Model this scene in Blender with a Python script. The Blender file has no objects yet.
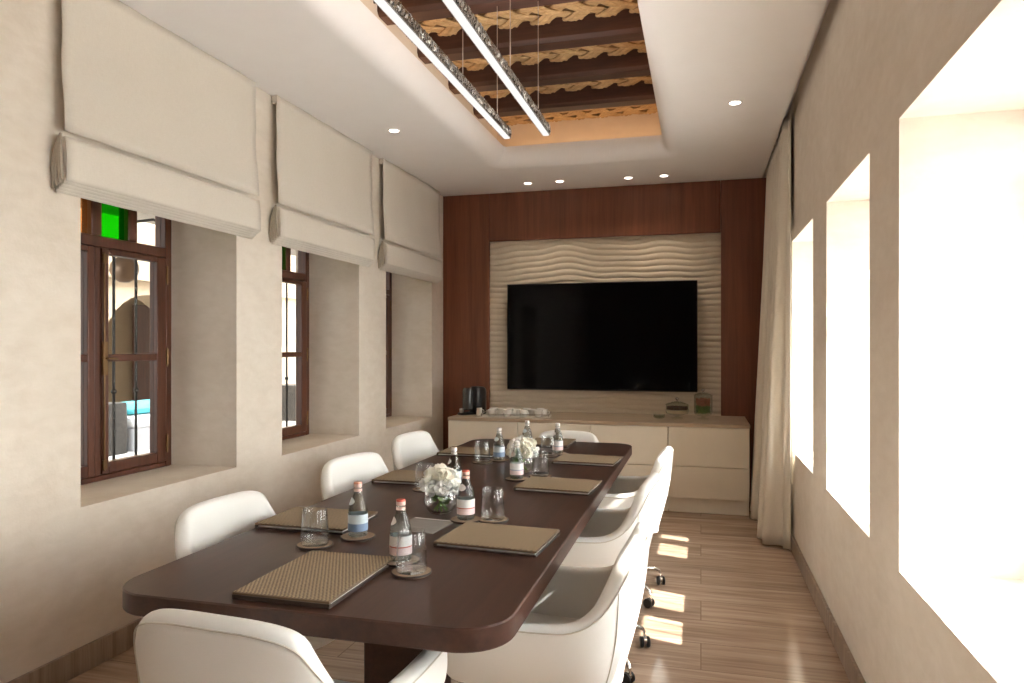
import bpy, bmesh, math, random
from mathutils import Vector, Matrix
random.seed(7)
PI = math.pi
SC = bpy.context.scene
COL = SC.collection
R = math.radians

# ------------------------------------------------------------------ materials
def new_mat(name):
    m = bpy.data.materials.new(name); m.use_nodes = True
    nt = m.node_tree
    for n in list(nt.nodes): nt.nodes.remove(n)
    out = nt.nodes.new('ShaderNodeOutputMaterial')
    return m, nt, out

def N(nt, typ, **kw):
    n = nt.nodes.new(typ)
    for k, v in kw.items():
        if k in n.inputs: n.inputs[k].default_value = v
        else: setattr(n, k, v)
    return n

def bsdf(nt, out, col, rough=.5, metal=0., spec=.5, coat=0., sheen=0.):
    b = nt.nodes.new('ShaderNodeBsdfPrincipled')
    b.inputs['Base Color'].default_value = (*col, 1)
    b.inputs['Roughness'].default_value = rough
    b.inputs['Metallic'].default_value = metal
    b.inputs['Specular IOR Level'].default_value = spec
    b.inputs['Coat Weight'].default_value = coat
    b.inputs['Sheen Weight'].default_value = sheen
    nt.links.new(b.outputs[0], out.inputs[0])
    return b

def coords(nt, scale=(1, 1, 1), rot=(0, 0, 0), which='Object'):
    tc = nt.nodes.new('ShaderNodeTexCoord'); mp = nt.nodes.new('ShaderNodeMapping')
    mp.inputs['Scale'].default_value = scale; mp.inputs['Rotation'].default_value = rot
    nt.links.new(tc.outputs[which], mp.inputs[0])
    return mp.outputs[0]

def noise(nt, vec, scale, detail=4, rough=.55, dist=0.):
    n = N(nt, 'ShaderNodeTexNoise', Scale=scale, Detail=detail, Roughness=rough, Distortion=dist)
    nt.links.new(vec, n.inputs['Vector'])
    return n.outputs['Fac']

def ramp(nt, fac, stops):
    r = nt.nodes.new('ShaderNodeValToRGB')
    e = r.color_ramp.elements
    while len(e) > 1: e.remove(e[-1])
    e[0].position = stops[0][0]; e[0].color = (*stops[0][1], 1)
    for p, c in stops[1:]:
        k = e.new(p); k.color = (*c, 1)
    nt.links.new(fac, r.inputs[0])
    return r.outputs[0]

def bump(nt, b, fac, strength, dist=.01):
    n = N(nt, 'ShaderNodeBump', Strength=strength, Distance=dist)
    nt.links.new(fac, n.inputs['Height']); nt.links.new(n.outputs[0], b.inputs['Normal'])
    return n

def mixc(nt, fac, a, bb, mode='MIX'):
    m = nt.nodes.new('ShaderNodeMix'); m.data_type = 'RGBA'; m.blend_type = mode
    for v, i in ((fac, 0), (a, 6), (bb, 7)):
        if hasattr(v, 'is_linked'): nt.links.new(v, m.inputs[i])
        elif i == 0: m.inputs[0].default_value = v
        else: m.inputs[i].default_value = (*v, 1)
    return m.outputs[2]

def plain(name, col, rough=.5, metal=0., spec=.5, coat=0., vary=.0, bscale=0, bstr=0, sheen=0.):
    m, nt, out = new_mat(name); b = bsdf(nt, out, col, rough, metal, spec, coat, sheen)
    if vary:
        f = noise(nt, coords(nt), 6)
        c = ramp(nt, f, [(.3, tuple(x*(1-vary) for x in col)), (.7, tuple(min(1, x*(1+vary)) for x in col))])
        nt.links.new(c, b.inputs['Base Color'])
    if bscale:
        bump(nt, b, noise(nt, coords(nt), bscale), bstr, .004)
    return m

def plaster(name, c0, c1, bs=.25, rough=.75):
    m, nt, out = new_mat(name); b = bsdf(nt, out, c0, rough, spec=.3)
    v = coords(nt)
    f1 = noise(nt, v, 1.6, 6, .6, .6); f2 = noise(nt, coords(nt, (1, 1, 2.2)), 9, 5, .6, .4)
    c = mixc(nt, .35, ramp(nt, f1, [(.3, c0), (.7, c1)]), ramp(nt, f2, [(.35, c0), (.65, c1)]))
    nt.links.new(c, b.inputs['Base Color'])
    bump(nt, b, noise(nt, v, 38, 6, .7), bs, .006)
    return m

def grain(name, c0, c1, scale, rough=.35, coat=0., bs=.05, spec=.5):
    m, nt, out = new_mat(name); b = bsdf(nt, out, c0, rough, coat=coat, spec=spec)
    v = coords(nt, scale)
    f = noise(nt, v, 1., 6, .62, .5); g = noise(nt, v, 4.5, 4, .6, .2)
    c = mixc(nt, .3, ramp(nt, f, [(.32, c0), (.68, c1)]), ramp(nt, g, [(.35, c0), (.7, c1)]))
    nt.links.new(c, b.inputs['Base Color'])
    if bs: bump(nt, b, g, bs, .002)
    return m

def fabric(name, c0, c1, weave=900, rough=.9, bs=.12, trans=0.):
    m, nt, out = new_mat(name); b = bsdf(nt, out, c0, rough, spec=.15, sheen=.15)
    f = noise(nt, coords(nt, (1, 1, 12)), 40, 3); g = noise(nt, coords(nt, (12, 12, 1)), 40, 3)
    c = mixc(nt, .5, ramp(nt, f, [(.3, c0), (.7, c1)]), ramp(nt, g, [(.3, c0), (.7, c1)]))
    nt.links.new(c, b.inputs['Base Color'])
    bump(nt, b, f, bs, .002)
    if trans:
        t = N(nt, 'ShaderNodeBsdfTranslucent'); t.inputs[0].default_value = (*c1, 1)
        mx = N(nt, 'ShaderNodeMixShader'); mx.inputs[0].default_value = trans
        nt.links.new(b.outputs[0], mx.inputs[1]); nt.links.new(t.outputs[0], mx.inputs[2]); nt.links.new(mx.outputs[0], out.inputs[0])
    return m

def thin_glass(name, tint=(1, 1, 1), rough=.0, edge=.45, face=.035, solid=0.):
    m, nt, out = new_mat(name)
    lw = N(nt, 'ShaderNodeLayerWeight'); t = N(nt, 'ShaderNodeBsdfTransparent'); t.inputs[0].default_value = (*tint, 1)
    pw = N(nt, 'ShaderNodeMath', operation='POWER'); pw.inputs[1].default_value = 4.; nt.links.new(lw.outputs['Facing'], pw.inputs[0])
    ma = N(nt, 'ShaderNodeMath', operation='MULTIPLY_ADD'); ma.inputs[1].default_value = edge; ma.inputs[2].default_value = face; nt.links.new(pw.outputs[0], ma.inputs[0])
    g = N(nt, 'ShaderNodeBsdfGlossy'); g.inputs['Roughness'].default_value = rough
    mx = N(nt, 'ShaderNodeMixShader')
    nt.links.new(ma.outputs[0], mx.inputs[0]); nt.links.new(t.outputs[0], mx.inputs[1]); nt.links.new(g.outputs[0], mx.inputs[2])
    if solid:
        gl = N(nt, 'ShaderNodeBsdfGlass', IOR=1.33, Roughness=0.); gl.inputs[0].default_value = (*tint, 1)
        m2 = N(nt, 'ShaderNodeMixShader'); m2.inputs[0].default_value = solid
        nt.links.new(mx.outputs[0], m2.inputs[1]); nt.links.new(gl.outputs[0], m2.inputs[2]); mx = m2
    nt.links.new(mx.outputs[0], out.inputs[0])
    return m

def solid_glass(name, tint=(1, 1, 1), ior=1.45):
    m, nt, out = new_mat(name)
    g = N(nt, 'ShaderNodeBsdfGlass', IOR=ior, Roughness=0.0); g.inputs[0].default_value = (*tint, 1)
    nt.links.new(g.outputs[0], out.inputs[0])
    return m

def emit(name, col, s):
    m, nt, out = new_mat(name)
    e = N(nt, 'ShaderNodeEmission', Strength=s); e.inputs[0].default_value = (*col, 1)
    nt.links.new(e.outputs[0], out.inputs[0])
    return m

def woven(name, dark, light, pitch, rough=.6, aniso=1.7):
    m, nt, out = new_mat(name); b = bsdf(nt, out, light, rough, spec=.35)
    tc = nt.nodes.new('ShaderNodeTexCoord'); sp = nt.nodes.new('ShaderNodeSeparateXYZ'); nt.links.new(tc.outputs['Object'], sp.inputs[0])
    def sn(o, k):
        a = N(nt, 'ShaderNodeMath', operation='MULTIPLY'); a.inputs[1].default_value = 2*PI/k; nt.links.new(o, a.inputs[0])
        s = N(nt, 'ShaderNodeMath', operation='SINE'); nt.links.new(a.outputs[0], s.inputs[0]); return s.outputs[0]
    p = N(nt, 'ShaderNodeMath', operation='MULTIPLY'); nt.links.new(sn(sp.outputs[0], pitch*aniso), p.inputs[0]); nt.links.new(sn(sp.outputs[1], pitch), p.inputs[1])
    n = noise(nt, coords(nt, (1, 2.5, 1)), 90, 4, .7)
    a = N(nt, 'ShaderNodeMath', operation='MULTIPLY_ADD'); a.inputs[1].default_value = .5; a.inputs[2].default_value = .5
    nt.links.new(p.outputs[0], a.inputs[0])
    c = ramp(nt, a.outputs[0], [(.22, dark), (.62, light)])
    c2 = mixc(nt, .38, c, ramp(nt, n, [(.3, dark), (.7, light)]))
    nt.links.new(c2, b.inputs['Base Color'])
    bump(nt, b, a.outputs[0], .6, .002)
    return m

def floor_mat():
    m, nt, out = new_mat('vein_cut_stone_floor'); b = bsdf(nt, out, (.35, .25, .17), .2, spec=.5)
    v = coords(nt)
    br = nt.nodes.new('ShaderNodeTexBrick')
    br.offset = .37
    for k, val in (('Scale', 1.), ('Mortar Size', .0025), ('Brick Width', 1.2), ('Row Height', .30), ('Bias', 0.)): br.inputs[k].default_value = val
    br.inputs['Color1'].default_value = (0, 0, 0, 1); br.inputs['Color2'].default_value = (1, 1, 1, 1); br.inputs['Mortar'].default_value = (.5, .5, .5, 1)
    nt.links.new(v, br.inputs['Vector'])
    # streaks run along x; each board shifts them
    sh = N(nt, 'ShaderNodeVectorMath', operation='MULTIPLY_ADD'); nt.links.new(br.outputs['Color'], sh.inputs[0])
    sh.inputs[1].default_value = (3, 7, 5); nt.links.new(v, sh.inputs[2])
    mp = nt.nodes.new('ShaderNodeMapping'); mp.inputs['Scale'].default_value = (1.1, 15, 1); nt.links.new(sh.outputs[0], mp.inputs[0])
    f = noise(nt, mp.outputs[0], 1., 7, .62, .35)
    mp2 = nt.nodes.new('ShaderNodeMapping'); mp2.inputs['Scale'].default_value = (2.2, 60, 1); nt.links.new(sh.outputs[0], mp2.inputs[0])
    g = noise(nt, mp2.outputs[0], 1., 4, .6, .1)
    c = ramp(nt, f, [(.28, (.24, .155, .105)), (.5, (.42, .295, .21)), (.72, (.60, .46, .35))])
    c = mixc(nt, .28, c, ramp(nt, g, [(.3, (.24, .155, .105)), (.7, (.60, .46, .35))]))
    tone = ramp(nt, br.outputs['Color'], [(0, (.88, .87, .86)), (1, (1.0, 1.0, 1.0))])
    c = mixc(nt, 1., c, tone, 'MULTIPLY')
    c = mixc(nt, br.outputs['Fac'], c, (.24, .16, .11))
    nt.links.new(c, b.inputs['Base Color'])
    rr = ramp(nt, f, [(.3, (.10,)*3), (.7, (.19,)*3)]); nt.links.new(rr, b.inputs['Roughness'])
    return m

M = {}
M['plaster'] = plaster('cream_plaster', (.645, .57, .48), (.775, .71, .63))
M['reveal'] = M['plaster']
M['ceiling'] = plain('ceiling_paint', (.90, .885, .885), .8, vary=.01)
M['shaft'] = plain('shaft_paint', (.72, .62, .52), .85, vary=.04)
M['roof'] = plain('roof_concrete', (.5, .48, .45), .9, vary=.05)
M['floor'] = floor_mat()
M['skirt'] = grain('skirting_stone', (.20, .14, .10), (.42, .32, .24), (1, 28, 1.2), .35)
M['panel_wood'] = grain('mahogany_veneer', (.115, .034, .015), (.235, .080, .038), (13, 13, .55), .42, bs=.03)
M['table_wood'] = grain('dark_table_wood', (.030, .0125, .0085), (.070, .029, .019), (16, .8, 16), .40, bs=.03)
M['window_wood'] = grain('window_wood', (.050, .016, .009), (.125, .042, .021), (20, 20, 1.2), .38, bs=.05)
M['beam_wood'] = grain('old_beam_wood', (.028, .010, .006), (.085, .032, .019), (1.2, 18, 18), .55, bs=.15)
M['cream'] = plain('cream_lacquer', (.74, .68, .57), .45, vary=.02)
M['relief'] = plain('carved_cream_panel', (.60, .52, .41), .7, vary=.03)
M['counter'] = grain('counter_stone', (.36, .27, .19), (.52, .41, .30), (1.0, 14, 4), .28)
M['leather'] = plain('white_leather', (.80, .795, .765), .42, bscale=180, bstr=.06, spec=.45)
M['piping'] = plain('leather_piping', (.58, .54, .47), .5)
M['chrome'] = plain('chrome', (.82, .82, .82), .08, 1.)
M['steel'] = plain('brushed_steel', (.6, .58, .55), .3, 1.)
M['brass'] = plain('aged_brass', (.21, .13, .065), .4, 1., vary=.15)
M['black'] = plain('black_plastic', (.012, .012, .013), .3)
M['grey_rubber'] = plain('grey_wheel', (.10, .10, .105), .35)
M['tank'] = plain('smoked_tank', (.05, .052, .055), .15)
M['screen'] = plain('screen_glass', (.003, .003, .0035), .09, spec=.12)
M['blackmetal'] = plain('black_iron', (.018, .016, .015), .5)
M['linen'] = fabric('linen_blind', (.63, .575, .50), (.71, .66, .585))
M['linen_dark'] = fabric('linen_darker', (.44, .385, .31), (.52, .46, .38))
M['curtain'] = fabric('curtain_cloth', (.66, .60, .50), (.74, .69, .60), bs=.08)
M['pane'] = thin_glass('window_pane', (.97, .98, .97), 0., .3, .015)
M['green_pane'] = thin_glass('green_stained_pane', (.05, .62, .03), .05)
M['amber_pane'] = thin_glass('amber_stained_pane', (.88, .60, .32), .05)
M['clear_glass'] = solid_glass('clear_glass', (.97, .985, .98))
M['bottle_glass'] = thin_glass('bottle_glass', (.88, .93, .93), .02, .95, .06, .5)
M['jar_glass'] = thin_glass('jar_glass', (.93, .95, .93))
M['tumbler_glass'] = thin_glass('tumbler_glass', (.96, .97, .97), .02, 1.1, .055)
M['water'] = solid_glass('water', (.97, .99, .98), 1.2)
M['woven'] = woven('woven_cover', (.055, .034, .02), (.42, .32, .205), .0115)
M['coaster'] = woven('woven_coaster', (.16, .10, .065), (.42, .32, .225), .007, aniso=1.)
M['dark_leather'] = plain('dark_leather', (.035, .02, .014), .45)
M['cover_edge'] = plain('brown_cover_edge', (.13, .085, .05), .55)
M['paper'] = plain('paper', (.75, .73, .70), .8)
M['greycard'] = grain('grey_card', (.20, .185, .17), (.30, .28, .26), (6, 80, 1), .7)
M['cap_red'] = plain('red_cap', (.52, .085, .055), .35, .3)
M['cap_side'] = plain('pale_cap_side', (.70, .50, .44), .35, .2)
M['cap_white'] = plain('white_cap', (.72, .68, .64), .35, .2)
M['cap_pink'] = plain('copper_cap', (.62, .30, .22), .35, .3)
M['label_white'] = plain('white_label', (.78, .76, .75), .5)
M['label_blue'] = plain('blue_label', (.22, .31, .46), .5)
M['label_pink'] = plain('pink_label', (.78, .60, .60), .5)
M['label_teal'] = plain('pale_blue_label', (.66, .75, .80), .5)
M['petal'] = plain('white_petal', (.92, .92, .90), .6, vary=.05)
M['petal_cream'] = plain('cream_petal', (.90, .88, .79), .6, vary=.08)
M['leaf'] = plain('green_leaf', (.08, .22, .04), .5, vary=.2)
M['stem'] = plain('green_stem', (.16, .30, .07), .5, vary=.2)
M['china'] = plain('white_china', (.82, .80, .77), .2)
M['tray'] = plain('tray_metal', (.72, .68, .62), .3, .2)
M['coffee'] = plain('coffee_pods', (.09, .035, .018), .45, vary=.4)
M['biscuit'] = plain('cream_pods', (.72, .58, .40), .6, vary=.1)
M['fruit_red'] = plain('tea_sachets_red', (.45, .17, .10), .6, vary=.3)
M['fruit_green'] = plain('tea_sachets_green', (.14, .22, .06), .6, vary=.3)
M['rope'] = grain('palm_fibre', (.30, .175, .075), (.62, .42, .215), (6, 50, 50), .85, bs=.4)
M['rope_dark'] = grain('palm_mat', (.16, .09, .04), (.36, .22, .10), (5, 40, 40), .9, bs=.4)
M['ornate'] = plain('hammered_nickel', (.42, .40, .38), .22, 1., bscale=140, bstr=1.)
M['wire'] = plain('steel_wire', (.55, .5, .45), .35, .9)
M['diffuser'] = emit('lamp_diffuser', (1., .965, .92), .46)
M['fill_glow'] = emit('added_fill_glow', (1., .93, .86), 15.)
M['downlight'] = emit('downlight_lens', (1., .90, .76), 5.)
M['led'] = emit('led_strip', (1., .62, .32), 3.)
M['facade'] = plaster('courtyard_plaster', (.36, .28, .19), (.43, .34, .24))
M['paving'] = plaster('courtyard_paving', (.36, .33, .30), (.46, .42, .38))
M['bounce_ground'] = plaster('bounce_ground', (.80, .78, .75), (.86, .84, .81))
M['planter'] = plaster('rough_stone', (.025, .022, .02), (.09, .08, .07), .8)
M['cushion'] = plain('turquoise_cloth', (.10, .50, .55), .85, vary=.06)
M['mattress'] = plain('white_canvas', (.75, .76, .78), .85)
M['greybase'] = plain('grey_plinth', (.42, .42, .44), .8, vary=.05)
M['copper'] = plain('old_copper', (.22, .16, .12), .4, .8, vary=.3, bscale=60, bstr=.4)

# ------------------------------------------------------------------ mesh helpers
class MB:
    def __init__(s): s.bm = bmesh.new()
    def face(s, vs, mi=0):
        try:
            f = s.bm.faces.new(vs); f.material_index = mi; return f
        except ValueError: return None
    def box(s, x0, x1, y0, y1, z0, z1, mi=0, mat=None):
        P = [Vector((x, y, z)) for x in (x0, x1) for y in (y0, y1) for z in (z0, z1)]
        if mat is not None: P = [mat @ p for p in P]
        v = [s.bm.verts.new(p) for p in P]
        for q in ((0, 1, 3, 2), (4, 6, 7, 5), (0, 4, 5, 1), (2, 3, 7, 6), (0, 2, 6, 4), (1, 5, 7, 3)): s.face([v[i] for i in q], mi)
        return s
    def grid(s, rows, mi=0, closed=False):
        V = [[s.bm.verts.new(p) for p in r] for r in rows]
        for i in range(len(V)-1):
            n = len(V[i])
            for j in range(n if closed else n-1):
                k = (j+1) % n
                s.face([V[i][j], V[i][k], V[i+1][k], V[i+1][j]], mi)
        return s
    def lathe(s, prof, c=(0, 0, 0), seg=24, mi=0, mat=None):
        """prof = [(r, z)]; r = 0 closes to a point"""
        rings = []
        c = Vector(c)
        def T(p):
            p = Vector(p); p = mat @ p if mat is not None else p
            return p + c
        for r, z in prof:
            if r < 1e-6: rings.append([s.bm.verts.new(T((0, 0, z)))])
            else: rings.append([s.bm.verts.new(T((r*math.cos(2*PI*k/seg), r*math.sin(2*PI*k/seg), z))) for k in range(seg)])
        for a, b in zip(rings, rings[1:]):
            for k in range(seg):
                l = (k+1) % seg
                if len(a) == 1 and len(b) == 1: continue
                if len(a) == 1: s.face([a[0], b[l], b[k]], mi)
                elif len(b) == 1: s.face([a[k], a[l], b[0]], mi)
                else: s.face([a[k], a[l], b[l], b[k]], mi)
        return s
    def tube(s, pts, r, seg=8, mi=0, closed=False, caps=True, flat=1., up=None):
        pts = [Vector(p) for p in pts]; n = len(pts)
        rs = r if isinstance(r, (list, tuple)) else [r]*n
        rings = []; prev = None
        for i, p in enumerate(pts):
            if closed: t = pts[(i+1) % n]-pts[i-1]
            else: t = pts[min(i+1, n-1)]-pts[max(i-1, 0)]
            t.normalize()
            ref = Vector(up) if up else (prev if prev is not None else (Vector((0, 0, 1)) if abs(t.z) < .9 else Vector((1, 0, 0))))
            a = ref - t*ref.dot(t)
            if a.length < 1e-5: a = Vector((1, 0, 0)) - t*t.x
            a.normalize(); b = t.cross(a); prev = a
            rings.append([s.bm.verts.new(p + (a*math.cos(2*PI*k/seg)*flat + b*math.sin(2*PI*k/seg))*rs[i]) for k in range(seg)])
        m = n if closed else n-1
        for i in range(m):
            A, B = rings[i], rings[(i+1) % n]
            for k in range(seg): s.face([A[k], A[(k+1) % seg], B[(k+1) % seg], B[k]], mi)
        if caps and not closed:
            s.face(list(reversed(rings[0])), mi); s.face(rings[-1], mi)
        return s
    def loops(s, Ls, mi=0, cap0=True, cap1=True):
        V = [[s.bm.verts.new(p) for p in L] for L in Ls]
        for A, B in zip(V, V[1:]):
            n = len(A)
            for k in range(n): s.face([A[k], A[(k+1) % n], B[(k+1) % n], B[k]], mi)
        if cap0: s.face(list(reversed(V[0])), mi)
        if cap1: s.face(V[-1], mi)
        return s
    def sphere(s, c, r, seg=16, rings=10, mi=0, sz=1.):
        prof = [(r*math.sin(PI*i/rings), -r*sz*math.cos(PI*i/rings)) for i in range(rings+1)]
        prof[0] = (0, prof[0][1]); prof[-1] = (0, prof[-1][1])
        return s.lathe(prof, c, seg, mi)
    def build(s, name, mats, parent=None, smooth=35, bevel=0., bseg=2, subsurf=0, solid=0., fix=True, loc=None):
        bm = s.bm
        if fix: bmesh.ops.recalc_face_normals(bm, faces=bm.faces[:])
        if smooth:
            for f in bm.faces: f.smooth = True
            lim = R(smooth)
            for e in bm.edges:
                if len(e.link_faces) == 2 and e.calc_face_angle(0) > lim: e.smooth = False
        me = bpy.data.meshes.new(name); bm.to_mesh(me); bm.free()
        for m in (mats if isinstance(mats, (list, tuple)) else [mats]): me.materials.append(M[m] if isinstance(m, str) else m)
        o = bpy.data.objects.new(name, me); COL.objects.link(o)
        if parent is not None: o.parent = parent
        if loc: o.location = loc
        if solid:
            k = o.modifiers.new('thickness', 'SOLIDIFY'); k.thickness = solid; k.offset = -1
        if bevel:
            k = o.modifiers.new('edge', 'BEVEL'); k.width = bevel; k.segments = bseg; k.limit_method = 'ANGLE'; k.angle_limit = R(30)
        if subsurf:
            k = o.modifiers.new('smooth', 'SUBSURF'); k.levels = subsurf; k.render_levels = subsurf
        return o

def tag(o, label=None, cat=None, group=None, kind=None):
    if label: o['label'] = label
    if cat: o['category'] = cat
    if group: o['group'] = group
    if kind: o['kind'] = kind
    return o
def thing(name, label, cat, loc=(0, 0, 0), rz=0., group=None):
    o = bpy.data.objects.new(name, None); COL.objects.link(o)
    o.location = loc; o.rotation_euler = (0, 0, rz); o.empty_display_size = .1
    return tag(o, label, cat, group)
def struct(name, mb, mats, **kw):
    o = mb.build(name, mats, **kw); o['kind'] = 'structure'; return o
def copy_tree(o, parent=None):
    c = o.copy(); COL.objects.link(c)
    if parent is not None: c.parent = parent
    for ch in list(o.children): copy_tree(ch, c)
    return c
def rrect(x0, x1, y0, y1, r, n=6, z=0.):
    P = []
    for cx, cy, a0 in ((x1-r, y0+r, -PI/2), (x1-r, y1-r, 0), (x0+r, y1-r, PI/2), (x0+r, y0+r, PI)):
        for k in range(n+1):
            a = a0 + PI/2*k/n
            P.append((cx+r*math.cos(a), cy+r*math.sin(a), z))
    return P

# ------------------------------------------------------------------ room dimensions (metres)
XL, XR, YB, YF, ZC = -2.673, 0.641, 7.168, -2.3, 3.07
XLO, XRO = -3.25, 1.22
RW = [(.155, 1.165), (1.61, 2.63), (3.06, 4.05), (4.518, 5.51)]      # openings in the right wall
LW = [(2.565, 3.665), (4.14, 5.232), (5.74, 6.84)]                                 # openings in the left wall

# floor, skirting
struct('floor', MB().box(XLO, XRO, YF-.2, YB+.4, -.12, 0), 'floor')
def wall_with_openings(name, x0, x1, ops, zb, zt, mat):
    mb = MB(); ys = [YF-.2] + [y for o in ops for y in o] + [YB+.4]
    mb.box(x0, x1, ys[0], ys[-1], -.12, zb); mb.box(x0, x1, ys[0], ys[-1], zt, 3.8)
    for a, b in zip(ys[0::2], ys[1::2]): mb.box(x0, x1, a, b, zb, zt)
    return struct(name, mb, mat)
wall_with_openings('wall_right', XR, XRO, RW, .70, 2.215, 'plaster')
wall_with_openings('wall_left', XLO, XL, LW, .735, 2.32, 'plaster')
struct('wall_back', MB().box(XL, XR, YB+.06, YB+.4, -.12, 3.8), 'plaster')
struct('wall_front', MB().box(XL, XR, YF-.2, YF, -.12, 3.8), 'panel_wood')  # unseen wall, dark veneer put on it to cut bounced light
struct('baseboard_left', MB().box(XL, XL+.018, YF, YB, 0, .115), 'skirt', bevel=.003)
struct('baseboard_right', MB().box(XR-.018, XR, YF, YB, 0, .105), 'skirt', bevel=.003)

# ceiling with a rounded coffer
CX0, CX1, CY0, CY1, BR = -1.84, -.17, .55, 6.25, .14
cm = MB()
o_loop = rrect(CX0, CX1, CY0, CY1, .17, 10, ZC)
ov = [cm.bm.verts.new(p) for p in o_loop]
rect = [cm.bm.verts.new(p) for p in ((XL, YF, ZC), (XR-.072, YF, ZC), (XR-.072, YB+.06, ZC), (XL, YB+.06, ZC))]
ed = [cm.bm.edges.new((a[i], a[(i+1) % len(a)])) for a in (ov, rect) for i in range(len(a))]
bmesh.ops.triangle_fill(cm.bm, use_beauty=True, use_dissolve=False, edges=ed, normal=(0, 0, -1))
prev = ov
for k in range(1, 11):
    a = PI/2*k/10; ins = BR*math.sin(a)
    cur = [cm.bm.verts.new(p) for p in rrect(CX0+ins, CX1-ins, CY0+ins, CY1-ins, max(.17-ins, .03), 10, ZC+BR*(1-math.cos(a)))]
    for i in range(len(cur)): cm.face([prev[i], prev[(i+1) % len(cur)], cur[(i+1) % len(cur)], cur[i]])
    prev = cur
for ins, z in ((BR, ZC+BR+.03), (.01, ZC+BR+.035)):
    cur = [cm.bm.verts.new(p) for p in rrect(CX0+ins, CX1-ins, CY0+ins, CY1-ins, .03, 10, z)]
    for i in range(len(cur)): cm.face([prev[i], prev[(i+1) % len(cur)], cur[(i+1) % len(cur)], cur[i]])
    prev = cur
struct('ceiling', cm, 'ceiling', smooth=40)
# curtain slot beside the right wall, shaft above the coffer, roof block
sl = MB(); sl.box(XR-.072, XR, YF, YB+.06, ZC+.16, ZC+.2); sl.box(XR-.082, XR-.072, YF, YB+.06, ZC+.001, ZC+.2)
struct('trim_1', sl, 'ceiling')
sh = MB(); t = .06
sh.box(CX0-t, CX0, CY0-t, CY1+.12+t, ZC+.16, 3.72); sh.box(CX1, CX1+t, CY0-t, CY1+.12+t, ZC+.16, 3.72)
sh.box(CX0, CX1, CY1+.12, CY1+.12+t, ZC+.16, 3.72); sh.box(CX0, CX1, CY0-t, CY0, ZC+.16, 3.72)
struct('trim_2', sh, 'shaft')
struct('roof', MB().box(XLO-.1, XRO+.06, YF-.25, YB+.45, 3.72, 9.), 'roof')  # roof heightened out of view to shade the courtyard

# ------------------------------------------------------------------ beams and palm matting in the ceiling recess
nth = ['first', 'second', 'third', 'fourth', 'fifth', 'sixth', 'seventh', 'eighth', 'ninth', 'tenth']
beam_y = [5.66-.607*i for i in range(9)]
bm0 = MB()
prof = [(0, .165), (0, .025), (.022, 0), (.138, 0), (.16, .025), (.16, .165)]
bm0.loops([[(x, y, z) for y, z in prof] for x in (0, CX1-CX0)])
beam = bm0.build('ceiling_beam', 'beam_wood', bevel=.004)
for i, y in enumerate(beam_y):
    o = beam if i == 0 else copy_tree(beam)
    o.location = (CX0, y-.01, 3.40)
    tag(o, 'dark wooden beam across the ceiling recess, %s from the television wall' % nth[i], 'beam', 'dark beams across the ceiling recess')
def mat_mesh(w, d):
    mt = MB().box(0, w, 0, d, .05, .075)
    st = MB(); pitch = .21
    for sgn in (1, -1):
        n = int((w+d)/pitch)+3
        for k in range(-2, n+1):
            x0 = k*pitch - d*.5
            for off in (-.034, 0, .034):                       # three bundles side by side make one strand
                pts = []
                for q in range(17):
                    y = d*q/16; x = x0 + off + (y if sgn > 0 else d-y)*1.05
                    if .02 < x < w-.02: pts.append((x, y, .030 + (.014 if off == 0 else .011)*sgn*math.cos(2*PI*y/pitch+1.) - (.004 if off == 0 else 0)))
                if len(pts) > 2: st.tube(pts, .0195, 7, flat=.62, up=(0, 0, 1))
    return mt, st
gap_y = [(beam_y[i]+.151, beam_y[i-1]-.011) if i else (beam_y[0]+.151, CY1+.119) for i in range(9)]
mroot = None
for i, (a, b) in enumerate(gap_y):
    if i == 0 or i == 1:
        mt, st = mat_mesh(CX1-CX0, b-a)
        o = mt.build('palm_mat', 'rope_dark'); s = st.build('strand', 'rope', o, smooth=60)
        if i == 1: mroot = o
    else: o = copy_tree(mroot)
    o.location = (CX0, a, 3.495)
    tag(o, ('woven palm fibre mat between the end of the recess and the first beam' if i == 0 else
            'woven palm fibre mat between the %s and %s beams from the television wall' % (nth[i-1], nth[i])), 'mat', 'palm fibre mats between the ceiling beams')

# warm LED strips lying on the coffer ledge
def strip(name, label, x0, x1, y0, y1):
    o = MB().box(x0, x1, y0, y1, ZC+BR+.036, ZC+BR+.048).build(name, 'led')
    tag(o, label, 'light strip', 'warm light strips behind the coffer lip')
strip('led_strip', 'warm glowing light strip behind the rounded lip nearest the television wall', CX0+.12, CX1-.12, CY1-.02, CY1+.01)
strip('led_strip', 'warm glowing light strip behind the rounded lip on the blinds side', CX0+.005, CX0+.03, CY0+.2, CY1-.2)
strip('led_strip', 'warm glowing light strip behind the rounded lip on the curtain side', CX1-.03, CX1-.005, CY0+.2, CY1-.2)

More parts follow.
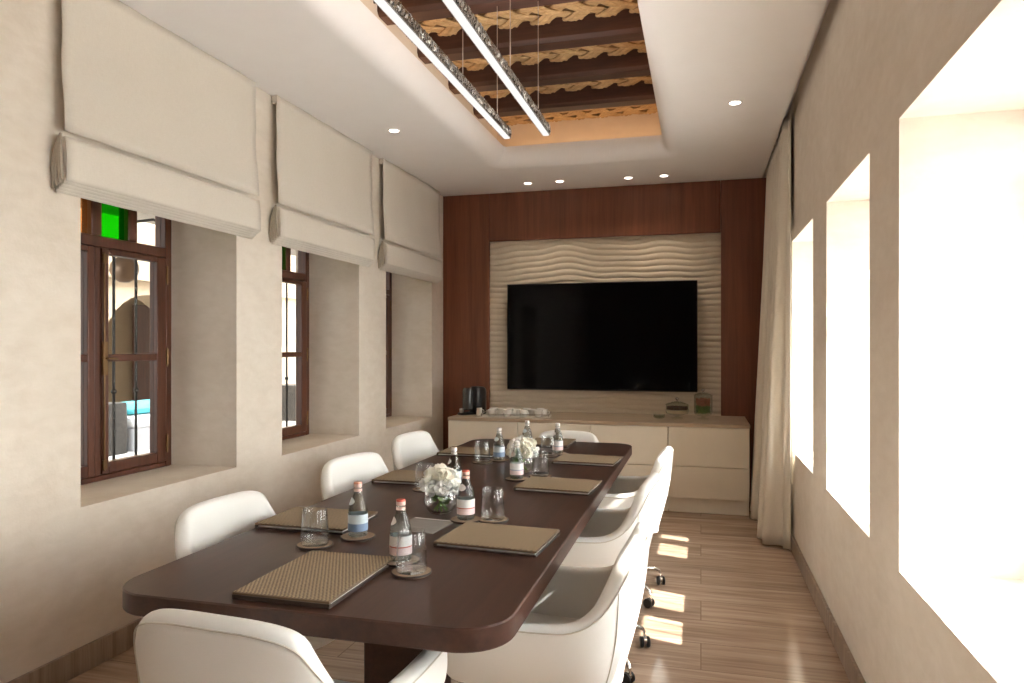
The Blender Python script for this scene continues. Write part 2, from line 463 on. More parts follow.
# ------------------------------------------------------------------ downlights
def downlight_root():
    r = thing('downlight', '', 'downlight')
    rp = [(.036, .004), (.036, -.001), (.047, -.003), (.050, 0.), (.050, .004)]
    MB().lathe(rp, seg=28).build('trim_ring', 'ceiling', r)
    MB().lathe([(0, .0005), (.036, .0005)], seg=28).build('lens', 'downlight', r, fix=False)
    return r
dl = downlight_root()
spots = [(-.337, 6.84, 'small round ceiling downlight by the wood wall, nearest the curtain'),
         (-.67, 6.84, 'small round ceiling downlight by the wood wall, second from the curtain'),
         (-1.33, 6.81, 'small round ceiling downlight by the wood wall, second from the blinds'),
         (-1.65, 6.81, 'small round ceiling downlight by the wood wall, nearest the blinds'),
         (-2.216, 4.90, 'single round downlight in the ceiling above the blinds side'),
         (.218, 4.92, 'single round downlight in the ceiling above the curtain side')]
for i, (x, y, lab) in enumerate(spots):
    o = dl if i == 0 else copy_tree(dl)
    o.location = (x, y, ZC-.004); tag(o, lab, 'downlight', 'round downlights in the flat ceiling')
    l = bpy.data.lights.new('spot_light', 'SPOT'); l.energy = 4.5; l.color = (1, .86, .70); l.spot_size = R(95 if i < 4 else 58); l.spot_blend = .8; l.shadow_soft_size = .035
    lo = bpy.data.objects.new('spot_light', l); COL.objects.link(lo); lo.location = (x, y, ZC-.02); 

# ------------------------------------------------------------------ linear pendants
def pendant(x, label, y0=1.85, y1=4.12, z=2.70):
    r = thing('pendant_lamp', label, 'lamp', (x, (y0+y1)/2, z), 0, 'linear pendant lamps over the table')
    L = (y1-y0)/2
    h = MB(); h.box(-.023, .023, -L, L, .006, .058)
    rnd = random.Random(3)
    for sx in (-1, 1):                                        # cast ripples along both flanks
        k = -L+.012
        while k < L-.012:
            zc = .033+rnd.uniform(-.012, .012); a = rnd.uniform(.010, .018)
            h.tube([(sx*.023, k, zc-a), (sx*.0265, k+rnd.uniform(-.012, .012), zc), (sx*.023, k+rnd.uniform(-.008, .008), zc+a)], .0045, 6)
            k += .011
    h.build('housing', 'ornate', r, smooth=50)
    MB().box(-.0175, .0175, -L+.004, L-.004, .002, .0065).build('diffuser', 'diffuser', r)
    MB().box(-.015, .015, -L+.004, L-.004, .0575, .0595).build('added_fill_strip', 'fill_glow', r)  # added glowing strip, throws fill light up into the coffer
    yc = (y0+y1)/2
    for y in (3.90-yc, 3.293-yc, 2.079-yc):
        MB().tube([(0, y, .058), (0, y, .699)], .0022, 6).build('wire', 'wire', r)
        MB().lathe([(0, .052), (.011, .052), (.011, .07), (.004, .082), (0, .082)], (0, y, 0), 12).build('wire_clip', 'chrome', r)
    return r
pendant(-1.125, 'long slim pendant lamp on wires over the table, nearer the blinds')
pendant(-.885, 'long slim pendant lamp on wires over the table, nearer the curtain')

# ------------------------------------------------------------------ windows
def window(idx, y0, y1, x, side, zb, zt, vis=True):
    """frame in the plane x .. x+.07*side (side = -1: outer face towards -x)"""
    root = thing('window_%d' % idx, None, None); root['kind'] = 'structure'
    s = side
    def bx(mb, xa, xb, *a): mb.box(min(x+s*xa, x+s*xb), max(x+s*xa, x+s*xb), *a)
    f = MB(); fw = .05; ym = (y0+y1)/2; mh = .022
    for a, b in ((y0, y0+fw), (y1-fw, y1)): bx(f, 0, .08, a, b, zb, zt)
    bx(f, 0, .08, y0+fw, y1-fw, zb, zb+.03); bx(f, 0, .08, y0+fw, y1-fw, zt-.05, zt)
    bx(f, .0, .08, y0+fw, y1-fw, 1.985, 2.045)
    bx(f, .0, .08, ym-mh, ym+mh, zb+.03, 1.985)
    tz0, tz1 = 2.045, zt-.05; W = y1-y0-2*fw; n = 4
    for k in range(1, n):
        yc = y0+fw+W*k/n; bx(f, .005, .075, yc-.034, yc+.034, tz0, tz1)
    f.build('window_frame', 'window_wood', root, bevel=.006)
    cols = ['pane', 'amber_pane', 'green_pane', 'pane'] if s < 0 else ['pane']*4
    for k in range(n):
        g = MB(); bx(g, .035, .041, y0+fw+W*k/n+(.034 if k else 0), y0+fw+W*(k+1)/n-(.034 if k < n-1 else 0), tz0, tz1)
        g.build('transom_pane', cols[k], root)
    for k, (a, b) in enumerate(((y0+fw+.002, ym-mh-.002), (ym+mh+.002, y1-fw-.002))):
        c = MB(); st = .044; ib, it = zb+.033, 1.982
        ra, rb = (a+.093, b-st) if k else (a+st, b-.093)
        ra, rb = (a+st, b-.074) if k else (a+.074, b-st)
        bx(c, -.006, .05, a, ra, ib, it); bx(c, -.006, .05, rb, b, ib, it)
        bx(c, -.006, .05, ra, rb, ib, ib+.06); bx(c, -.006, .05, ra, rb, it-.030, it); bx(c, -.006, .05, ra, rb, 1.372, 1.412)
        cs = c.build('casement', 'window_wood', root, bevel=.005)
        g = MB(); bx(g, .02, .026, ra, rb, ib+.06, 1.372); bx(g, .02, .026, ra, rb, 1.412, it-.030); g.build('pane', 'pane', cs)
        if vis:
            for z in (zb+.14, 1.39, 1.88):
                hh = MB(); hy = b+.003 if k else a-.003
                hh.tube([(x-s*.010, hy, z-.045), (x-s*.010, hy, z+.045)], .007, 8); hh.sphere((x-s*.010, hy, z+.05), .006, 8, 6); hh.sphere((x-s*.010, hy, z-.05), .006, 8, 6)
                hh.build('hinge', 'brass', cs)
            if k:
                hb = MB(); hy = a+.02
                hb.tube([(x-s*.012, hy-.012, zb+.05), (x-s*.012, hy-.012, 1.96)], .005, 8)
                bx(hb, -.02, -.004, hy-.026, hy+.004, 1.30, 1.48); bx(hb, -.018, -.004, hy-.024, hy+.0, zb+.06, zb+.11); bx(hb, -.018, -.004, hy-.024, hy+.0, 1.90, 1.95)
                hb.tube([(x-s*.015, hy-.01, 1.39), (x-s*.035, hy-.008, 1.39), (x-s*.040, hy+.03, 1.388), (x-s*.038, hy+.055, 1.385)], [.005, .006, .007, .006], 10)
                hb.build('latch', 'brass', cs, bevel=.002)
        n2 = 2
        for q in range(n2):
            yy = ra+(rb-ra)*((.40+.46*q if k else .30+.46*q) if s < 0 else .30+.40*q)
            b_ = MB(); b_.tube([(x+s*.10, yy, zb), (x+s*.10, yy, 2.0)], .008 if s < 0 else .005, 8)
            b_.sphere((x+s*.10, yy, 1.20), .016, 10, 8)
            b_.build('iron_bar', 'blackmetal', root)
    return root
for i, (a, b) in enumerate(LW): window(i+1, a-.03, b-.04+.005, -3.10, -1, .735, 2.32)
for i, (a, b) in enumerate(RW): window(i+4, a, b, 1.095, 1, .70, 2.215, False)

# ------------------------------------------------------------------ roman blinds
def blind(y0, label, src=None, w=1.365):
    if src is not None:
        r = copy_tree(src); r.location = (XL, y0, 0); r['label'] = label; return r
    r = thing('roman_blind', label, 'blind', (XL, y0, 0), 0, 'linen roman blinds on the window wall')
    MB().box(.004, .045, .01, w-.01, ZC-.05, ZC-.001).build('head_rail', 'linen', r, bevel=.004)
    # hanging sheet: straight, then billowing out over the folded bundle
    zs = [3.067-.0464*i for i in range(16)]
    rows = []
    for z in zs:
        u = max(0, (2.68-z)/.33); x = .044 + .021*(u*u*(3-2*u) if u < 1 else 1) + .002*math.sin(z*23)
        rows.append([(x+.0025*math.sin(j*.9+z*5), .0+w*j/24 + .012*u*(1-2*j/24)*0, z) for j in range(25)])
    MB().grid(rows).build('front_sheet', 'linen', r, solid=.003, fix=False)
    # folded bundle: layers gathered at the top, fanning at the bottom, inner ones hang lower
    for i in range(5):
        rows = []
        xb = .014+.0145*i; zb = 2.112+.011*i; front = i == 4
        for q in range(11):
            s = q/10; z = 2.345-(2.345-zb)*s
            x = .054+(.012 if front else .004*i-.008) + (xb-.054-(.012 if front else .004*i-.008))*(s**.7) + .004*math.sin(PI*s)*(1 if front else .5)
            rows.append([(x + .002*math.sin(j*.8+i*2+z*9), -.004+(w+.008)*j/24, z) for j in range(25)])
        MB().grid(rows).build('fold', 'linen', r, solid=.004, fix=False)
    # bulging side ears of the folded cloth, in a darker linen
    for yy, sg in ((-.006, -1),):
        e = MB()
        for i in range(4):
            xb = .010+.016*i
            pts = [(.045+.002*i, yy, 2.36), (.04+(xb-.04)*.45, yy+sg*.004, 2.30), (xb, yy+sg*.006, 2.21), (xb+.003, yy+sg*.004, 2.125+.012*i)]
            e.tube(pts, [.004, .006, .008, .006], 8)
        e.build('pleat_edge', 'linen_dark', r, smooth=60)
    return r
b1 = blind(2.425, 'cream linen roman blind over the window with the green pane')
blind(4.005, 'cream linen roman blind in the middle of the three', b1)
blind(5.585, 'cream linen roman blind beside the wood panelled wall', b1)

# ------------------------------------------------------------------ back wall: veneer, relief panel, television
PX0, PX1, PZ1 = -2.158, .188, 2.565
wd = MB().box(XL, PX0, YB, YB+.058, 0, ZC-.002); struct('trim_3', wd, 'panel_wood', bevel=.003)
wd = MB().box(PX1, XR, YB, YB+.058, 0, ZC-.002); struct('trim_4', wd, 'panel_wood', bevel=.003)
wd = MB().box(PX0+.003, PX1-.003, YB, YB+.058, PZ1, ZC-.002); struct('trim_5', wd, 'panel_wood', bevel=.003)
pm = MB(); rows = []; nx, nz = 150, 440
for i in range(nz+1):
    z = .002+(PZ1-.002)*i/nz; row = []
    for j in range(nx+1):
        x = PX0+(PX1-PX0)*j/nx
        wv = .42*math.sin(1.7*x+.6)+.30*math.sin(4.1*x+1.9*z)+.18*math.sin(7.3*x-2.3*z+1)+.12*math.sin(12.5*x+3.7*z)
        amp = .35+1.0*max(0, min(1, (z-1.9)/.6))
        ph = z/.058+wv*amp
        row.append((x, YB+.05-.013*abs(math.sin(PI*ph))**.6, z))
    rows.append(row)
pm.grid(rows)
pn = pm.build('relief_panel', 'relief', smooth=70)
tag(pn, 'cream carved wall panel of wavy ridges behind the television', 'wall panel')
TX0, TX1, TZ0, TZ1 = -1.947, -.032, 1.012, 2.102
tv = thing('television', 'large black flat television mounted on the wavy cream panel', 'television', ((TX0+TX1)/2, YB-.02, TZ0))
hw, hh = (TX1-TX0)/2, TZ1-TZ0
MB().box(-hw, hw, -.03, .012, 0, hh).build('bezel', 'black', tv, bevel=.004)
MB().box(-hw+.008, hw-.008, -.032, -.0295, .012, hh-.008).build('screen', 'screen', tv)
MB().box(-.3, .3, .0121, .03, .3, .8).build('wall_bracket', 'blackmetal', tv)

# ------------------------------------------------------------------ credenza: four units, one worktop
CYF, CZ = 6.375, .785
def cabinet(x0, label):
    w = .6815; r = thing('cabinet', label, 'cabinet', (x0, CYF, 0), 0, 'cream cabinets under the television')
    MB().box(.002, w-.002, .022, .78, .13, CZ-.032).build('carcass', 'cream', r)
    MB().box(.002, w-.002, .05, .70, 0, .13).build('plinth', 'cream', r)
    for z0, z1 in ((.137, .408), (.414, CZ-.034)):
        MB().box(.0025, w-.0025, 0, .0215, z0, z1).build('drawer', 'cream', r, bevel=.0025)
    return r
cl = ['cream two-drawer cabinet under the coffee machine', 'cream two-drawer cabinet behind the far end chair', 'cream two-drawer cabinet second from the curtain', 'cream two-drawer cabinet beside the curtain']
for i in range(4): cabinet(-2.327+.683*i, cl[i])
wt = MB().box(-2.329, .407, CYF-.004, YB+.028, CZ-.031, CZ).build('worktop', 'counter', bevel=.003)
tag(wt, 'long pale stone worktop lying over the cream cabinets', 'worktop')

# ------------------------------------------------------------------ conference table
TXL, TXR, TYN, TYF, TZ = -1.672, -.472, 1.668, 5.21, .75
tb = thing('conference_table', 'long dark wooden conference table with rounded corners', 'table', ((TXL+TXR)/2, (TYN+TYF)/2, 0))
hx, hy = (TXR-TXL)/2, (TYF-TYN)/2
MB().loops([rrect(-hx+i, hx-i, -hy+i, hy-i, .14-i, 10, z) for i, z in ((.003, TZ-.062), (0, TZ-.058), (0, TZ-.004), (.004, TZ))]).build('tabletop', 'table_wood', tb, smooth=30)
for sy in (-1, 1):
    p = MB().box(-.145, .20, -.12, .12, .02, TZ-.0622); p.build('pedestal', 'table_wood', tb, bevel=.004, loc=(0, sy*.90, 0))
    p = MB().box(-.175, .23, -.20, .20, 0, .0198); p.build('foot_plate', 'table_wood', tb, bevel=.004, loc=(0, sy*.90, 0))

# ------------------------------------------------------------------ chairs
rim = [(.302, .305, .628), (.316, .14, .630), (.318, -.03, .633), (.310, -.135, .645), (.286, -.213, .695), (.250, -.264, .780), (.212, -.290, .838), (.130, -.302, .859), (0, -.305, .862)]
low = [(.250, .285, .408), (.242, .12, .395), (.240, -.01, .392), (.228, -.10, .392), (.205, -.160, .395), (.170, -.195, .398), (.125, -.213, .40), (.06, -.222, .40), (0, -.224, .40)]
def cr(P, t):
    n = len(P)-1; i = min(int(t*n), n-1); u = t*n-i
    p = [Vector(P[max(0, min(n, i+k))]) for k in (-1, 0, 1, 2)]
    if i == n-1: p[3] = Vector((-P[n-1][0], P[n-1][1], P[n-1][2]))
    return .5*((2*p[1])+(p[2]-p[0])*u+(2*p[0]-5*p[1]+4*p[2]-p[3])*u*u+(3*p[1]-p[0]-3*p[2]+p[3])*u**3)
def shell_pt(t, v):
    """t in -1..1 (sign = side), v 0 bottom .. 1 rim"""
    a = 1-abs(t); s = 1 if t >= 0 else -1
    b, r = cr(low, a), cr(rim, a)
    p = b+(r-b)*v
    d = Vector((p.x, p.y-.05, 0)); d = d.normalized() if d.length > 1e-6 else Vector((0, -1, 0))
    p = p + d*(.026*math.sin(PI*min(1, v*1.05))*(1-.4*a))
    p.x *= s
    return p
NT, NV = 37, 9
def make_chair():
    r = thing('conference_chair', '', 'chair', group='white leather swivel chairs around the table')
    mb = MB(); ts = [-1+2*i/(NT-1) for i in range(NT)]
    V = [[mb.bm.verts.new(shell_pt(t, j/(NV-1))) for t in ts] for j in range(NV)]
    for j in range(NV-1):
        for i in range(NT-1): mb.face([V[j][i], V[j+1][i], V[j+1][i+1], V[j][i+1]])
    h = NT//2
    prevrow = None                                             # pan under the seat, joining both sides
    rowsB = []
    for i in range(h):
        A, B = V[0][i], V[0][NT-1-i]
        rw = [A]+[mb.bm.verts.new(A.co.lerp(B.co, k/6)+Vector((0, 0, -.03*math.sin(PI*k/6)))) for k in range(1, 6)]+[B]
        rowsB.append(rw)
    for a, b in zip(rowsB, rowsB[1:]):
        for k in range(6): mb.face([a[k], b[k], b[k+1], a[k+1]])
    lastc = V[0][h]
    for k in range(6): mb.face([rowsB[-1][k], lastc, rowsB[-1][k+1]])
    mb.bm.normal_update(); mb.bm.faces.ensure_lookup_table()
    f = mb.bm.faces[0]; c = f.calc_center_median()
    if f.normal.dot(Vector((c.x, c.y, 0))) < 0: bmesh.ops.reverse_faces(mb.bm, faces=mb.bm.faces[:])
    bmesh.ops.recalc_face_normals(mb.bm, faces=mb.bm.faces[:])
    mb.bm.normal_update(); mb.bm.faces.ensure_lookup_table(); f = mb.bm.faces[0]; c = f.calc_center_median()
    if f.normal.dot(Vector((c.x, c.y, 0))) < 0: bmesh.ops.reverse_faces(mb.bm, faces=mb.bm.faces[:])
    sh = mb.build('shell', 'leather', r, solid=.056, subsurf=2, fix=False, smooth=180)
    # piping just under the rim on the outside, and two upright side seams
    def outp(t, v):
        p = shell_pt(t, v); d = Vector((p.x, p.y-.02, 0)); d.normalize(); return p+d*.001
    pip = MB(); pip.tube([outp(-.97+1.94*i/70, .955) for i in range(71)], .0022, 6)
    for s in (-1, 1): pip.tube([outp(s*.40, .06+.88*i/14) for i in range(15)], .0018, 6)
    pip.build('seam', 'piping', sh, smooth=60)
    # cushion
    def outline(ins, z):
        P = []
        for i in range(33):
            t = -1+2*i/32; p = shell_pt(t, .14); d = Vector((p.x, p.y-.05, 0)).normalized()
            q = p-d*(.038+ins); P.append((q.x, min(q.y, .255-ins), z))
        fy = .265-ins
        P += [(.16, fy+.012, z), (.06, fy+.02, z), (-.06, fy+.02, z), (-.16, fy+.012, z)]
        return P
    cu = MB(); cu.loops([outline(.02, .398), outline(0, .415), outline(0, .452), outline(.012, .472), outline(.035, .482), outline(.10, .486)])
    cu.build('seat_cushion', 'leather', r, smooth=60)
    MB().lathe([(0, .10), (.030, .10), (.030, .26), (.019, .26), (.019, .345), (.075, .352), (.085, .374), (0, .374)], seg=20).build('gas_column', 'chrome', r)
    MB().lathe([(0, .062), (.030, .062), (.044, .075), (.044, .108), (.034, .118), (0, .118)], seg=20).build('hub', 'chrome', r)
    for k in range(4):
        a = PI/4+k*PI/2; ca, sa = math.cos(a), math.sin(a)
        pts = [(ca*d, sa*d, z) for d, z in ((.035, .088), (.10, .108), (.18, .112), (.25, .104), (.285, .088), (.298, .070))]
        lg = MB(); lg.tube(pts, [.020, .017, .014, .012, .011, .009], 10, flat=.75, up=(0, 0, 1)); lo = lg.build('leg', 'chrome', r, smooth=60)
        ct = MB(); cx, cy = ca*.298, sa*.298
        sw = a+1.9+k*.8; ux, uy = math.cos(sw), math.sin(sw); wx, wy = -uy, ux
        rot = Matrix(((wx, ux, 0), (wy, uy, 0), (0, 0, 1))).to_3x3() @ Matrix.Rotation(PI/2, 3, 'Y')
        for off in (-.015, .015):
            ct.lathe([(0, -.008), (.022, -.008), (.026, -.005), (.026, .005), (.022, .008), (0, .008)], (cx+wx*off+ux*.012, cy+wy*off+uy*.012, .0262), 20, 0, rot)
        ct.lathe([(0, -.006), (.020, -.006), (.020, .006), (0, .006)], (cx+ux*.012, cy+uy*.012, .034), 16, 1, rot)
        ct.tube([(cx, cy, .036), (cx, cy, .075)], .006, 8, 1)
        ct.build('caster', ['black', 'chrome'], lo, smooth=40)
    return r
ch0 = make_chair()
chairs = [  # x, y, rz, drop, label
    (-.468, 2.32, R(87), 0, 'white leather swivel chair on the sunlit side of the table, nearest the camera'),
    (-.49, 3.30, R(86), 0, 'white leather swivel chair in the middle on the sunlit side of the table'),
    (-.465, 4.24, R(86), 0, 'white leather swivel chair on the sunlit side, nearest the curtain and cabinets'),
    (-1.553, 2.385, -PI/2-R(6), 0, 'white chair on the blinds side, below the window with the green pane'),
    (-1.585, 3.47, -PI/2-R(14), 0, 'white chair on the blinds side, in the middle below the second window'),
    (-1.67, 4.52, -PI/2-R(9), 0, 'white chair on the blinds side, nearest the wood panelling'),
    (-1.005, 1.61, R(-4), 0, 'white chair at the near end of the table with its back to the camera'),
    (-.985, 5.09, PI, .05, 'white chair at the far end of the table, in front of the cabinets')]
for i, (x, y, rz, dz, lab) in enumerate(chairs):
    o = ch0 if i == 0 else copy_tree(ch0)
    o.location = (x, y, 0); o.rotation_euler = (0, 0, rz); o['label'] = lab
    if dz:
        for c in o.children:
            if c.name.split('.')[0] in ('shell', 'seat_cushion'): c.location.z = -dz
            if c.name.split('.')[0] == 'gas_column': c.scale.z = 1-dz/.374

# ------------------------------------------------------------------ table settings
fw, fd = .375, .30
def make_folder():
    r = thing('woven_folder', '', 'folder', group='woven stationery folders on the table')
    MB().box(-fw/2, fw/2, -fd/2, fd/2, 0, .0055).build('back_cover', 'dark_leather', r, bevel=.0015)
    MB().box(-fw/2+.008, fw/2-.008, -fd/2+.010, fd/2-.010, .0056, .0090).build('paper_pad', 'paper', r)
    MB().box(-fw/2, -fw/2+.0075, -fd/2, fd/2, .0056, .0134).build('spine', 'dark_leather', r)
    MB().box(-fw/2, fw/2, -fd/2, fd/2, .0136, .0205).build('front_cover', 'cover_edge', r, bevel=.0015)
    MB().box(-fw/2+.003, fw/2-.003, -fd/2+.003, fd/2-.003, .0206, .0216).build('woven_panel', 'woven', r)
    return r
f0 = make_folder()
folders = [(-1.108, 1.915, PI/2, 'woven brown folder at the near end of the table, before the chair back', 1.12),
           (-1.478, 2.545, 0, 'woven brown folder on the blinds side with a tumbler and blue-label bottle beside it', 1),
           (-1.448, 3.49, 0, 'woven brown folder on the blinds side before the middle chair', 1),
           (-1.46, 4.45, 0, 'woven brown folder on the blinds side nearest the wood panelling', 1),
           (-.706, 2.465, R(-4), 'woven brown folder on the sunlit side nearest the camera', 1),
           (-.685, 3.48, R(-4), 'woven brown folder on the sunlit side before the middle chair', 1),
           (-.668, 4.31, R(-4), 'woven brown folder on the sunlit side nearest the cabinets', 1),
           (-1.045, 5.02, PI/2, 'woven brown folder at the far end of the table before the far chair', 1)]
for i, (x, y, rz, lab, sc) in enumerate(folders):
    o = f0 if i == 0 else copy_tree(f0)
    o.location = (x, y, TZ); o.rotation_euler = (0, 0, rz); o['label'] = lab; o.scale = (sc, 1, 1)

def make_coaster():
    r = thing('coaster', '', 'coaster', group='round woven coasters on the table')
    MB().lathe([(0, 0), (.060, 0), (.062, .002), (.062, .006), (.060, .008), (0, .008)], seg=36).build('pad', 'coaster', r)
    MB().tube([(.0605*math.cos(2*PI*k/40), .0605*math.sin(2*PI*k/40), .0045) for k in range(40)], .0036, 6, closed=True).build('rim', 'dark_leather', r, smooth=60)
    return r
co0 = make_coaster(); ncoast = [0]
def coaster(x, y, lab):
    o = co0 if ncoast[0] == 0 else copy_tree(co0); ncoast[0] += 1
    o.location = (x, y, TZ); o['label'] = lab

BP = [(0, .003), (.022, .0), (.032, .001), (.0355, .006), (.0355, .078), (.0345, .095), (.031, .113), (.025, .131), (.0185, .147), (.0145, .160), (.0132, .172), (.0145, .175), (.0145, .180), (.0125, .183), (0, .183)]
def make_bottle(cap, low_label, up_label):
    r = thing('water_bottle', '', 'bottle', group='glass water bottles on the table')
    MB().lathe(BP, seg=32).build('glass_body', 'bottle_glass', r, smooth=50)
    c = MB(); c.lathe([(0.0131, .1785), (.0150, .1785), (.0152, .182), (.0152, .1905)], seg=28, mi=1); c.lathe([(.0152, .1905), (.0150, .1935), (.0140, .1965), (0, .1965)], seg=28, mi=0)
    c.lathe([(.0138, .1635), (.0150, .1635), (.0150, .1735), (.0150, .1735)], seg=24, mi=1); c.build('cap', [cap, 'cap_side' if cap != 'cap_white' else cap], r, smooth=40)
    lb = MB(); a, b = .0359, .0364
    lb.lathe([(b, .048), (b, .082)], seg=32, mi=0); lb.lathe([(b, .022), (b, .048)], seg=32, mi=1); lb.lathe([(b+.00008, .046), (b+.00008, .0495)], seg=32, mi=2)
    lb.build('label_band', [up_label, low_label, 'cap_red' if cap == 'cap_red' else 'label_blue'], r, fix=False)
    nl = MB(); rows = []
    for i in range(7):
        z = .116+.026*i/6; rr = .0309+(.0212-.0309)*i/6+.0012; hwid = .75*math.sin(PI*(i+.6)/7.2)
        rows.append([(rr*math.cos(-2.1+hwid*(2*j/8-1)), rr*math.sin(-2.1+hwid*(2*j/8-1)), z) for j in range(9)])
    nl.grid(rows); nl.build('neck_label', up_label, r, fix=False)
    return r
bA = make_bottle('cap_pink', 'label_blue', 'label_teal')
bB = make_bottle('cap_red', 'label_pink', 'label_white')
bC = make_bottle('cap_white', 'label_blue', 'label_teal')
bD = make_bottle('cap_white', 'label_pink', 'label_white')
used = set()
def bottle(src, x, y, lab, clab):
    o = src if src.name not in used else copy_tree(src); used.add(src.name)
    o.location = (x, y, TZ+.0082); o['label'] = lab
    o.rotation_euler.z = random.uniform(-.5, .5)
    coaster(x, y, clab)
bottle(bA, -1.218, 2.376, 'water bottle with copper cap and blue label behind the nearest tumbler', 'coaster under the copper-capped bottle with the blue label')
bottle(bB, -.945, 2.143, 'red-capped water bottle nearest the camera, beside the near folder', 'coaster under the red-capped bottle nearest the camera')
bottle(bB, -.917, 2.722, 'red-capped water bottle beside the nearer flower vase', 'coaster under the red-capped bottle beside the nearer vase')
bottle(bC, -1.179, 3.318, 'white-capped bottle rising behind the nearer flower vase', 'coaster behind the nearer vase, under a white-capped bottle')
bottle(bC, -1.20, 4.20, 'white-capped bottle with blue label beside the tumbler before the far flowers', 'coaster under the blue-label bottle on the blinds side of the far flowers')
bottle(bD, -.94, 3.63, 'pink-label bottle standing directly before the far flower vase', 'coaster under the pink-label bottle before the far vase')
bottle(bD, -.905, 4.56, 'pale-label bottle beyond the far vase, nearest the sunlit far folder', 'coaster under the pale-label bottle beyond the far vase')
bottle(bC, -1.134, 4.66, 'white-capped bottle mostly hidden behind the far flowers', 'coaster hidden behind the far flowers, under a bottle')

def make_tumbler():
    r = thing('glass_tumbler', '', 'glass', group='clear glass tumblers on the table')
    MB().lathe([(0, 0), (.045, 0), (.0485, .003), (.0487, .02), (.046, .07), (.0415, .121), (.0405, .123), (.0392, .121), (.0437, .07), (.0462, .022), (.043, .014), (0, .012)], seg=40).build('glass_body', 'tumbler_glass', r, smooth=50)
    return r
g0 = None
for x, y, lab, cl_ in ((-1.315, 2.24, 'clear tumbler beside the copper-capped bottle on the blinds side', 'coaster under the tumbler on the blinds side nearest the camera'),
                       (-.866, 2.045, 'clear tumbler standing in front of the red-capped bottle nearest the camera', 'coaster under the tumbler nearest the camera'),
                       (-.812, 2.75, 'clear tumbler behind the sunlit-side folder nearest the camera', 'coaster under the tumbler behind the nearest sunlit-side folder'),
                       (-1.305, 3.246, 'clear tumbler at the blinds side edge of the nearer flowers', 'coaster under the tumbler beside the nearer flowers'),
                       (-1.277, 4.10, 'clear tumbler beside the blue-label bottle, near the far blinds-side folder', 'coaster under the tumbler near the far blinds-side folder'),
                       (-.835, 3.735, 'clear tumbler beside the far flower vase, behind the middle sunlit-side folder', 'coaster under the tumbler beside the far vase'),
                       (-.945, 4.45, 'clear tumbler in front of the pale-label bottle beyond the far vase', 'coaster under the tumbler beyond the far vase')):
    if g0 is None:
        g0 = make_tumbler(); o = g0
    else: o = copy_tree(g0)
    o.location = (x, y, TZ+.0082); o['label'] = lab
    coaster(x, y, cl_)

# flowers
def petal(mb, c, n, size, rnd, mi=0):
    n = n.normalized(); t = n.cross(Vector((rnd.uniform(-1, 1), rnd.uniform(-1, 1), rnd.uniform(-1, 1)))).normalized(); b = n.cross(t)
    rows = []
    for i in range(4):
        u = i/3; w = size*.62*math.sin(PI*(.16+.70*u))
        up = n*(size*(.55*u+.12*u*u)); out = t*(size*(.75*u*(1-.35*u)))
        rows.append([c+up+out+b*(w*k)+n*(.22*size*abs(k)*u) for k in (-1, -.35, .35, 1)])
    mb.grid(rows, mi)
def bouquet(x, y, seed, lab):
    rnd = random.Random(seed)
    r = thing('flower_bouquet', lab, 'flowers', (x, y, TZ+.012), 0, 'white flower bouquets in the vases')
    st = MB()
    for k in range(9):
        a = 2*PI*k/9+rnd.uniform(-.2, .2)
        st.tube([(.030*math.cos(a+2.6), .030*math.sin(a+2.6), .004), (.012*math.cos(a), .012*math.sin(a), .05), (.040*math.cos(a), .040*math.sin(a), .115)], .0028, 6)
    for k in range(12):
        a = rnd.uniform(0, 2*PI); z = rnd.uniform(.03, .08); rr = rnd.uniform(.015, .03); c = Vector((rr*math.cos(a), rr*math.sin(a), z))
        petal(st, c, Vector((math.cos(a)*.3, math.sin(a)*.3, rnd.uniform(-.5, 1))), .026, rnd)
    st.build('stems', 'stem', r, fix=False)
    cent = [(0, 0, .158)]
    for k in range(5): a = 2*PI*k/5+.3; cent.append((.042*math.cos(a), .042*math.sin(a), .143))
    for k in range(6): a = 2*PI*k/6; cent.append((.056*math.cos(a), .056*math.sin(a), .110))
    for q, c in enumerate(cent):
        mb = MB(); c = Vector(c)
        mb.sphere(c, .014, 8, 6)
        for k in range(80):
            z = 1-2*(k+.5)/80; ph = k*2.39996; rr = math.sqrt(max(0, 1-z*z)); n = Vector((rr*math.cos(ph), rr*math.sin(ph), z))
            petal(mb, c+n*rnd.uniform(.011, .026), n+Vector((rnd.uniform(-.4, .4), rnd.uniform(-.4, .4), rnd.uniform(-.3, .4))), rnd.uniform(.018, .025), rnd)
        mb.build('bloom', 'petal_cream' if rnd.random() < .3 else 'petal', r, fix=False, smooth=80)
    return r
def vase(x, y, lab):
    r = thing('glass_vase', lab, 'vase', (x, y, TZ+.0005), 0, 'round glass vases on the table')
    out = [(0, .0), (.030, 0), (.045, .006), (.060, .024), (.069, .046), (.070, .060), (.066, .080), (.056, .100), (.052, .106)]
    inn = [(.050, .106), (.054, .099), (.0635, .080), (.0675, .060), (.0665, .047), (.058, .028), (.044, .012), (0, .008)]
    MB().lathe(out+inn, seg=40).build('glass_bowl', 'tumbler_glass', r, smooth=60)
    return r
vase(-1.058, 2.81, 'round glass vase of white flowers nearer the camera'); bouquet(-1.058, 2.81, 4, 'white flower bouquet in the vase nearer the camera')
vase(-.965, 3.84, 'round glass vase of white flowers at the far half of the table'); bouquet(-.965, 3.84, 9, 'white flower bouquet in the vase at the far half of the table')
cd = thing('note_card', 'flat grey note card lying between the nearest bottle and vase', 'card', (-1.052, 2.605, TZ), R(-6))
MB().box(-.092, .092, -.10, .10, 0, .003).build('cover', 'greycard', cd, bevel=.001)
MB().box(-.086, .086, .088, .094, .0031, .0038).build('edge_band', 'paper', cd)

